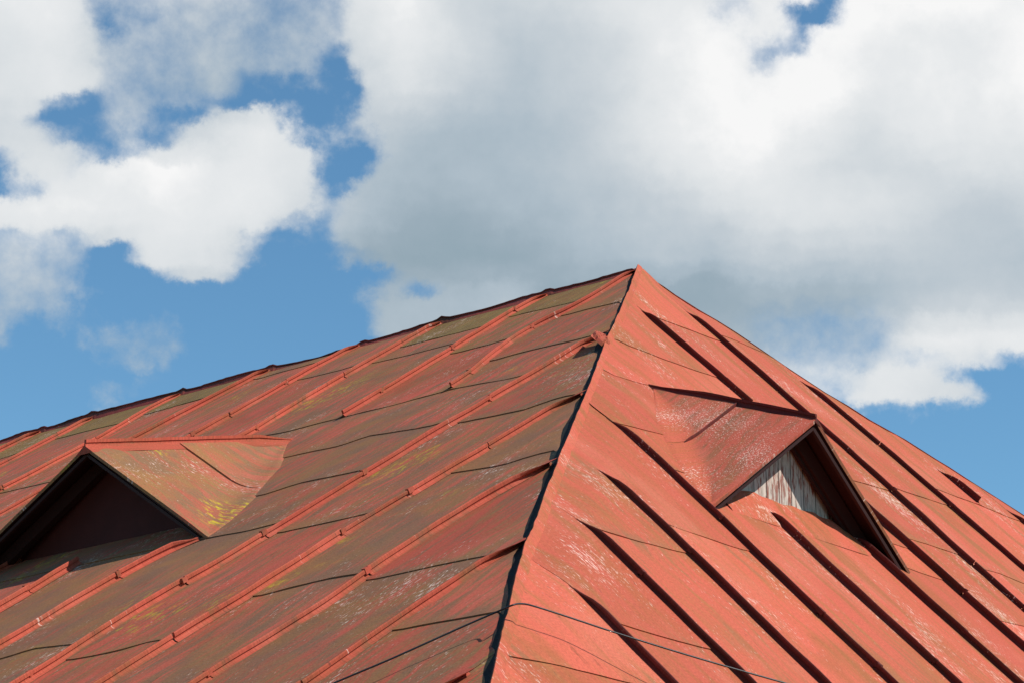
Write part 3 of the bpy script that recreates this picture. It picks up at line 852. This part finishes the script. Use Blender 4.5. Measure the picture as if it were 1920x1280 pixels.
# ---- near hip: the clean sheets are folded over and drop to the mossy slope as an upstand
g = Geo()
rows = []
n = 190
tA = [e[1] for e in HIP_EDGE]
for i in range(n + 1):
    f = i / n * (len(HIP_EDGE) - 1)
    k = min(int(f), len(HIP_EDGE) - 2); f -= k
    e = [HIP_EDGE[k][j] + (HIP_EDGE[k + 1][j] - HIP_EDGE[k][j]) * f for j in range(3)]
    kk = min(k, len(HIP_FOOT) - 2)
    ft = [HIP_FOOT[kk][j] + (HIP_FOOT[kk + 1][j] - HIP_FOOT[kk][j]) * f for j in range(2)]
    wv = 0.006 * noise.noise(Vector((i * 0.13, 2.0, 0))) + 0.004 * noise.noise(Vector((i * 0.4, 7.0, 0)))
    top = RP(e[0] + 0.004 + wv, e[1], e[2] + 0.010)
    foot = LP(ft[0] - 0.004 + wv * 0.6, ft[1], 0.001)
    inner = RP(e[0] - 0.035, e[1], e[2] + 0.009)
    tone = 0.5
    top = RP(e[0] + 0.0060 + wv, e[1], e[2] + 0.007)
    r_ = [g.vert(top, (e[0], e[1]), tone, 0.5),
          g.vert(top.lerp(foot, 0.5) - Vector((0.004, 0, 0.0)), (e[0], e[1] + 0.05), tone, 0.6), g.vert(foot, (e[0], e[1] + 0.1), tone, 0.7),
          g.vert(LP(ft[0] + 0.05, ft[1], -0.004), (e[0], e[1] + 0.15), tone, 0.7)]
    rows.append(r_)
g.grid(rows, False)
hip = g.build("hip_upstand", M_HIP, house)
hip["label"] = "folded side of the near hip with its shade painted dark"
# clean lip along the top of the fold
g = Geo()
rows = []
for i in range(n + 1):
    f = i / n * (len(HIP_EDGE) - 1)
    k = min(int(f), len(HIP_EDGE) - 2); f -= k
    e = [HIP_EDGE[k][j] + (HIP_EDGE[k + 1][j] - HIP_EDGE[k][j]) * f for j in range(3)]
    wv = 0.006 * noise.noise(Vector((i * 0.13, 2.0, 0))) + 0.004 * noise.noise(Vector((i * 0.4, 7.0, 0)))
    rows.append([g.vert(RP(e[0] - 0.055, e[1], e[2] * 0.90 - 0.002), (e[0] - 0.05, e[1]), 0.6, 0.3),
                 g.vert(RP(e[0] - 0.030, e[1], e[2] * 0.97 + 0.006), (e[0] - 0.03, e[1]), 0.6, 0.3),
                 g.vert(RP(e[0] + 0.0055 + wv, e[1], e[2] + 0.011), (e[0], e[1]), 0.6, 0.3),
                 g.vert(RP(e[0] + 0.0065 + wv, e[1], e[2] + 0.006), (e[0], e[1]), 0.6, 0.3)])
g.grid(rows, False)
g.build("hip_lip", M_RIGHT, hip)
# crumpled joint where two hip sheets meet
g = Geo()
e = HIP_EDGE[6]
rows = []
for i in range(13):
    row = []
    for j in range(13):
        a, b2 = i / 12 - 0.5, j / 12 - 0.5
        env = max(0.0, 1 - (a * a + b2 * b2) * 4.4)
        hh = env * (0.006 + 0.016 * abs(noise.noise(Vector((a * 9, b2 * 9, 5)))) + 0.010 * noise.noise(Vector((a * 26, b2 * 26, 2))))
        row.append(g.vert(RP(e[0] + 0.006 + a * 0.15, e[1] - 0.02 + b2 * 0.13 + a * 0.12, e[2] + 0.006 + hh - 0.014 * (env <= 0)), (a, b2), 0.4, 0.3))
    rows.append(row)
g.grid(rows, False)
jt = g.build("folded_joint", M_LSEAM, hip)
jt["label"] = "crumpled metal joint on the near hip"

# ---- ridge: upstanding fold, seen from its dark side
g = Geo()
rows = []
n = 260
for i in range(n + 1):
    s = -0.01 + (RIDGE_LEN + 0.02) * i / n
    z = interp(RIDGE_TOP, s) + 0.003 * noise.noise(Vector((s * 5, 1, 0)))
    sg = noise.noise(Vector((s * 1.7, 4, 0)))
    z += sum(0.016 * math.exp(-((s - q_) / 0.035) ** 2) + 0.006 * math.exp(-((s - q_ - 0.2) / 0.15) ** 2) for q_ in (0.60, 1.41, 2.05, 2.85, 3.67, 4.56, 5.07)) + 0.004 * noise.noise(Vector((s * 23, 5, 0)))
    x0 = 0.070
    xt = 0.034 + 0.014 * sg
    z += 0.006 * abs(sg)
    zb = -0.062
    rows.append([g.vert((x0 + 0.03, -s, PEAK_Z + zb - 0.018), (0, s), 0.5, 0.6), g.vert((x0, -s, PEAK_Z + zb + 0.010), (0.02, s), 0.5, 0.6),
                 g.vert((xt, -s, PEAK_Z + z - 0.010), (0.05, s), 0.5, 0.5), g.vert((xt + 0.006, -s, PEAK_Z + z - 0.006), (0.05, s), 0.5, 0.5), g.vert((xt + 0.004, -s, PEAK_Z + z), (0.06, s), 0.5, 0.3), g.vert((xt - 0.012, -s, PEAK_Z + z), (0.07, s), 0.5, 0.3),
                 g.vert((xt - 0.014, -s, PEAK_Z + z - 0.02), (0.08, s), 0.5, 0.3), g.vert((-0.06, -s, PEAK_Z + zb), (0.14, s), 0.5, 0.3)])
g.grid(rows, False)
g.build("ridge_seam", M_RIDGE, house)
# tip of the roof
g = Geo()
p0 = Vector((0, 0, PEAK_Z))
base = [g.vert(p0 + Vector(v), (v[0], v[1]), 0.4, 0.3) for v in ((0.07, -0.03, -0.035), (0.06, 0.05, -0.05), (-0.03, 0.05, -0.04), (-0.05, -0.04, -0.03))]
topv = [g.vert(p0 + Vector(v), (v[0], v[1]), 0.4, 0.3) for v in ((0.014, -0.012, 0.004), (0.012, 0.012, 0.0), (-0.008, 0.012, 0.012), (-0.010, -0.008, 0.016))]
for i in range(4):
    g.face((base[i], base[(i + 1) % 4], topv[(i + 1) % 4], topv[i]))
g.face(topv)
g.build("peak_cap", M_LSEAM, house)

# ---- the two slopes nobody sees from here
EX, EY0, EY1 = DROP / TAN_A, DROP / TAN_B, -RIDGE_LEN - DROP / TAN_B
g = Geo()
zt, ze = PEAK_Z - 0.055, PEAK_Z - DROP
def slab(P, name):
    g = Geo()
    ids = [g.vert(p, (p[0] if abs(P[0][0] - P[1][0]) > 1 else p[1], -p[2] * 1.6), 0.5, 0.5) for p in P]
    g.face(ids)
    return g.build(name, M_LEFT, house)
back = slab([(-0.06, 0.0, zt), (-0.06, -RIDGE_LEN, zt), (-EX, EY1, ze), (-EX, EY0, ze)], "roof_slope")
bend_ = slab([(0.05, -RIDGE_LEN, zt), (EX, EY1, ze), (-EX, EY1, ze), (-0.06, -RIDGE_LEN, zt)], "roof_slope")
back["label"] = "far long slope turned away from the viewer"
bend_["label"] = "far hip end of the roof"
# strip of back slope along the far hip of the clean end so that its edge is closed
g = Geo()
rows = []
for s, t in FAR_EDGE:
    a = RP(s, t, 0.004)
    rows.append([g.vert(a, (s, t), 0.4, 0.5), g.vert(a + Vector((-0.10, -0.05, -0.11)), (s - 0.1, t), 0.4, 0.5)])
g.grid(rows, False)
g.build("far_hip_fold", M_RIGHT, house)
# walls under the eaves
IN = 0.35
def wall(p, q):
    g = Geo()
    p, q = Vector(p), Vector(q)
    d = (q - p); nrm = Vector((d.y, -d.x, 0)).normalized() * 0.16
    g.box(p, d, nrm, Vector((0, 0, ze - 0.03)))
    return g.build("wall", M_WALL, house)
xa, ya, yb = EX - IN, EY0 - IN, EY1 + IN
wall((xa, ya - 0.165, 0), (xa, yb + 0.165, 0))
wall((-xa + 0.0, yb + 0.165, 0), (-xa, ya - 0.165, 0))
wall((xa, yb, 0), (-xa, yb, 0))
wall((-xa, ya, 0), (xa, ya, 0))
g = Geo()
g.box(Vector((-EX + 0.02, EY1 + 0.02, ze - 0.03)), Vector((2 * EX - 0.04, 0, 0)), Vector((0, EY0 - EY1 - 0.04, 0)), Vector((0, 0, 0.022)))
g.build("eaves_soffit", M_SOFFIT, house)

# ------------------------------------------------------------------ dormers
def dormer(side, R0, P, TN, TF, mat, board, lap_u, fascia_mat, ridge_mat, set_back, label):
    """R0 rear end of its ridge on the slope, P front of its ridge, TN / TF the near and far tips of its eaves.
    near = towards the near hip."""
    R0, P, TN, TF = (Vector((p[0], p[1], p[2] + PEAK_Z)) for p in (R0, P, TN, TF))
    out = Vector((1, 0, 0)) if side == 'L' else Vector((0, 1, 0))
    nslope = (Vector((SIN_A, 0, COS_A)) if side == 'L' else Vector((0, SIN_B, COS_B)))
    lat = Vector((0, 1, 0)) if side == 'L' else Vector((1, 0, 0))   # towards the near hip
    g = Geo()
    lining = []
    for T, sg in ((TN, 1), (TF, -1)):
        nrm = (P - R0).cross(T - P).normalized()
        if nrm.z < 0: nrm = -nrm
        for ua, ub, lip, tone in ((0.0, lap_u, 0.008, 0.75), (lap_u - 0.02, 1.0, 0.004, 0.35)):
            rows = []
            NU, NV = 26, 26
            for i in range(NU + 1):
                u = ua + (ub - ua) * i / NU
                row = []
                V = R0 + (T - R0) * u
                top_ = R0 + (P - R0) * u
                ln = (V - top_).length
                e_ = 0.13 * min(1.0, 3.0 * u) * max(0.0, 1 - u ** 6)
                a_ = min(0.9 * ln, e_ * 1.3)
                for j in range(NV + 1):
                    v = j / NV
                    h = 0.006 + lip * (i / NU) + 0.005 * noise.noise((top_ + (V - top_) * v) * 2.2) * min(1, 8 * (1 - v) * u)
                    nn_ = nrm
                    if v <= 0.7 or e_ < 0.004:
                        k_ = (v / 0.7) if e_ >= 0.004 else v
                        p = top_ + (V - top_) * (k_ * (1 - a_ / max(ln, 1e-6)) if e_ >= 0.004 else k_)
                    else:
                        q_ = (v - 0.7) / 0.3
                        A = V + (top_ - V) * (a_ / max(ln, 1e-6)); B = V + lat * (sg * e_)
                        p = A * (1 - q_) ** 2 + V * (2 * q_ * (1 - q_)) + B * q_ ** 2
                        nn_ = nrm.lerp(nslope, q_).normalized()
                        h = h * (1 - q_) + 0.004 * q_ - (0.012 if j == NV else 0.0)
                    gu = (top_ - p).length
                    row.append(g.vert(p + nn_ * h, ((P - R0).length * u, gu + 3 * (sg < 0)), tone, 0.5 + 0.3 * math.exp(-((1 - v) / 0.2) ** 2) * (side == 'R'), (0.2 * (u > lap_u)) if side == 'L' else max(min(1.0, max(0.0, (v - 0.62) / 0.26)), 0.0)))
                rows.append(row)
            g.grid(rows, True)
            last = [g.vert(g.v[k], g.uv[k], tone, 0.8) for k in rows[-1]]
            drop = [g.vert(Vector(g.v[k]) - nrm * (lip + 0.010), g.uv[k], tone, 0.9) for k in rows[-1]]
            g.grid([last, drop], False)
            if ub == 1.0:   # underside
                lining.append([[Vector(g.v[k]) - nrm * 0.012 for k in r_[:-1]] for r_ in rows[NU // 2:]])
    body = g.build("dormer", mat, house)
    body["label"] = label
    for pts in lining:
        g = Geo()
        g.grid([[g.vert(p, (p.x, p.y)) for p in r_] for r_ in pts], True)
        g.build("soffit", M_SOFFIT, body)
    # ridge fold
    g = Geo()
    rows = []
    a0 = R0 - (P - R0) * 0.03
    nn = 60
    lat = Vector((0, 1, 0)) if side == 'L' else Vector((1, 0, 0))   # towards the near hip
    for i in range(nn + 1):
        f = i / nn
        p = a0.lerp(P + (P - R0) * 0.004, f)
        hh = (0.034 if side == 'L' else 0.027) * min(1, 0.08 + f * (5 if side == 'L' else 2.6)) * (1 + 0.10 * noise.noise(Vector((f * 6, 3, 1 if side == 'L' else 9))))
        wv = 0.006 * noise.noise(Vector((f * 7, 8, 2)))
        q = p + lat * wv
        fw = 0.06 if side == 'L' else 0.016
        prof = [(fw, -0.56 * fw), (0.008, 0.0), (0.004, 0.010), (0.004, hh * 0.55), (0.009, hh * 0.57), (0.009, hh), (-0.004, hh + 0.001), (-0.004, 0.008), (-0.06, -0.034)]
        rows.append([g.vert(q + lat * c + Vector((0, 0, h + 0.008)), (c * 2, f * 1.3), 0.6, 0.25) for c, h in prof])
    g.grid(rows, False)
    g.face([g.vert(g.v[k], g.uv[k], 0.6) for k in rows[-1]])
    g.build("ridge_seam", ridge_mat, body)
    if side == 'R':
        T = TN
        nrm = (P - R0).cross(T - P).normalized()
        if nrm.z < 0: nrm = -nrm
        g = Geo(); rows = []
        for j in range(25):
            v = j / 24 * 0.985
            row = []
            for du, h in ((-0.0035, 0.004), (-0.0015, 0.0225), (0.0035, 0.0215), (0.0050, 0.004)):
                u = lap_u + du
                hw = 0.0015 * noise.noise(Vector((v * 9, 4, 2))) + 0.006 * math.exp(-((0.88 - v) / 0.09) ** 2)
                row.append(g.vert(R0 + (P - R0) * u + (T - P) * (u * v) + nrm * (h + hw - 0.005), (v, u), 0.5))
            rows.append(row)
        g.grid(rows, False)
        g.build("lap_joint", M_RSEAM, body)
    # gable board: a slab standing on the slope
    o_p = P.dot(out) - set_back
    dz = (R0 - P).z / (R0 - P).dot(out)
    apex = P + (R0 - P) * (set_back / (P - R0).dot(out)) - Vector((0, 0, 0.02))
    def foot(T):
        # where the sheet meets the slope, moved back to the board's plane
        u = (apex - R0).dot(out) / (P - R0).dot(out)
        b_ = R0 + (T - R0) * u
        b_ -= out * (b_.dot(out) - o_p)
        # slope height there
        c = Vector(b_)
        c.z = PEAK_Z - o_p * (TAN_A if side == 'L' else TAN_B) - 0.06
        return c
    fa, fb_ = foot(TN), foot(TF)
    g = Geo()
    latx = lambda p: p.dot(lat)
    thick = out * -0.022
    g3 = [apex, fa, fb_]
    ids = [g.vert(p, (latx(p), p.z), 0.5) for p in g3]
    ids2 = [g.vert(p + thick, (latx(p), p.z), 0.5) for p in g3]
    g.face(ids); g.face(ids2[::-1])
    for i in range(3):
        g.face((ids[i], ids2[i], ids2[(i + 1) % 3], ids[(i + 1) % 3]))
    g.build("gable_board", board, body)
    # rafters and fascia under the overhang
    for T in (TN, TF):
        d = (T - P)
        nrm = (P - R0).cross(d).normalized()
        if nrm.z < 0: nrm = -nrm
        L_ = d.length
        g = Geo()
        # fascia strip tucked under the verge
        g.box(P - nrm * 0.016 - out * 0.020 + d * 0.012, d * 0.965, -nrm * 0.014, out * 0.014)
        g.build("fascia", fascia_mat, body)
        g = Geo()
        q = P + (R0 - P) * ((set_back - 0.052) / (P - R0).dot(out))
        g.box(q - nrm * 0.018 + d * 0.03, d * 0.90, -nrm * 0.055, out * -0.035)
        g.build("rafter", fascia_mat, body)
        # added dark board standing for the deep shade on the gable under the sheets
        g = Geo()
        q = apex + out * 0.004 - nrm * 0.004
        tw = 0.085 if side == 'R' else 0.06
        inw = (d.normalized().cross(out)).normalized()
        if inw.z > 0: inw = -inw
        g.box(q, d * 0.93, inw * tw, out * 0.016)
        g.build("shade_board", fascia_mat, body)
    return body

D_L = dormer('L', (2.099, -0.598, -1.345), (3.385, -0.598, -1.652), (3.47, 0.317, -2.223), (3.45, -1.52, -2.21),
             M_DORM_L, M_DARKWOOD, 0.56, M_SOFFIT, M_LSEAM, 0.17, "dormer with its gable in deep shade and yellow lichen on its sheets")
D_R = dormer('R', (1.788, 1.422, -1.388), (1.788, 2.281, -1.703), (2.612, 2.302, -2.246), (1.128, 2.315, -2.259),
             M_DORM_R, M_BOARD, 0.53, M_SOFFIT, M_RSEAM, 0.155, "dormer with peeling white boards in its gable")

# lumpy sheet dressed up against the foot of the white gable
g = Geo()
rows = []
NU, NV = 60, 10
for i in range(NU + 1):
    s = 2.42 + (1.22 - 2.42) * i / NU
    row = []
    for j in range(NV + 1):
        v = j / NV
        t = 2.955 + 0.22 * v
        env = min(1.0, (2.44 - s) / 0.16, (s - 1.16) / 0.10)
        h = 0.006 + (0.016 * env + 0.010 * noise.noise(Vector((s * 7, 1, 0))) * env) * (1 - v) ** 1.3 + 0.012 * noise.noise(Vector((s * 9, v * 3, 4))) * (1 - v) * env
        if j == NV: h = 0.0
        row.append(g.vert(RP(s, t, h), (s, t), 0.7, 0.25))
    rows.append(row)
g.grid(rows, True)
g.build("apron", M_RIGHT, D_R)

# ------------------------------------------------------------------ cable over the near hip
def tube(pts, r, name, mat, parent=None, seg=8):
    g = Geo()
    P = []
    for a, b in zip(pts[:-1], pts[1:]):
        for k in range(6): P.append(Vector(a).lerp(Vector(b), k / 6))
    P.append(Vector(pts[-1]))
    for _ in range(6):
        P = [P[0]] + [(P[i - 1] + P[i] * 2 + P[i + 1]) / 4 for i in range(1, len(P) - 1)] + [P[-1]]
    rows = []
    for i, p in enumerate(P):
        d = (P[min(i + 1, len(P) - 1)] - P[max(i - 1, 0)]).normalized()
        a = d.cross(Vector((0, 0, 1))).normalized(); b = d.cross(a)
        rows.append([g.vert(p + (a * math.cos(2 * math.pi * k / seg) + b * math.sin(2 * math.pi * k / seg)) * r, (k / seg, i * 0.1)) for k in range(seg + 1)])
    g.grid(rows, True)
    return g.build(name, mat, parent)
CABLE = [(6.382,1.922,-4.028),(5.358,2.93,-3.372),(5.279,3.019,-3.322),(5.187,3.098,-3.263),(5.095,3.177,-3.204),(5.029,3.241,-3.162),(5.068,3.313,-3.164),(5.022,3.299,-3.15),(4.969,3.291,-3.142),(4.875,3.333,-3.162),(4.705,3.41,-3.202),(4.511,3.504,-3.245),(4.326,3.603,-3.286),(4.222,3.684,-3.316),(1.623,5.308,-3.957)]
cable = tube([(x, y, z + PEAK_Z) for x, y, z in CABLE], 0.0028, "cable", M_CABLE)
cable["label"] = "thin black cable stretched across the folded near hip of the red roof"
cable["category"] = "cable"
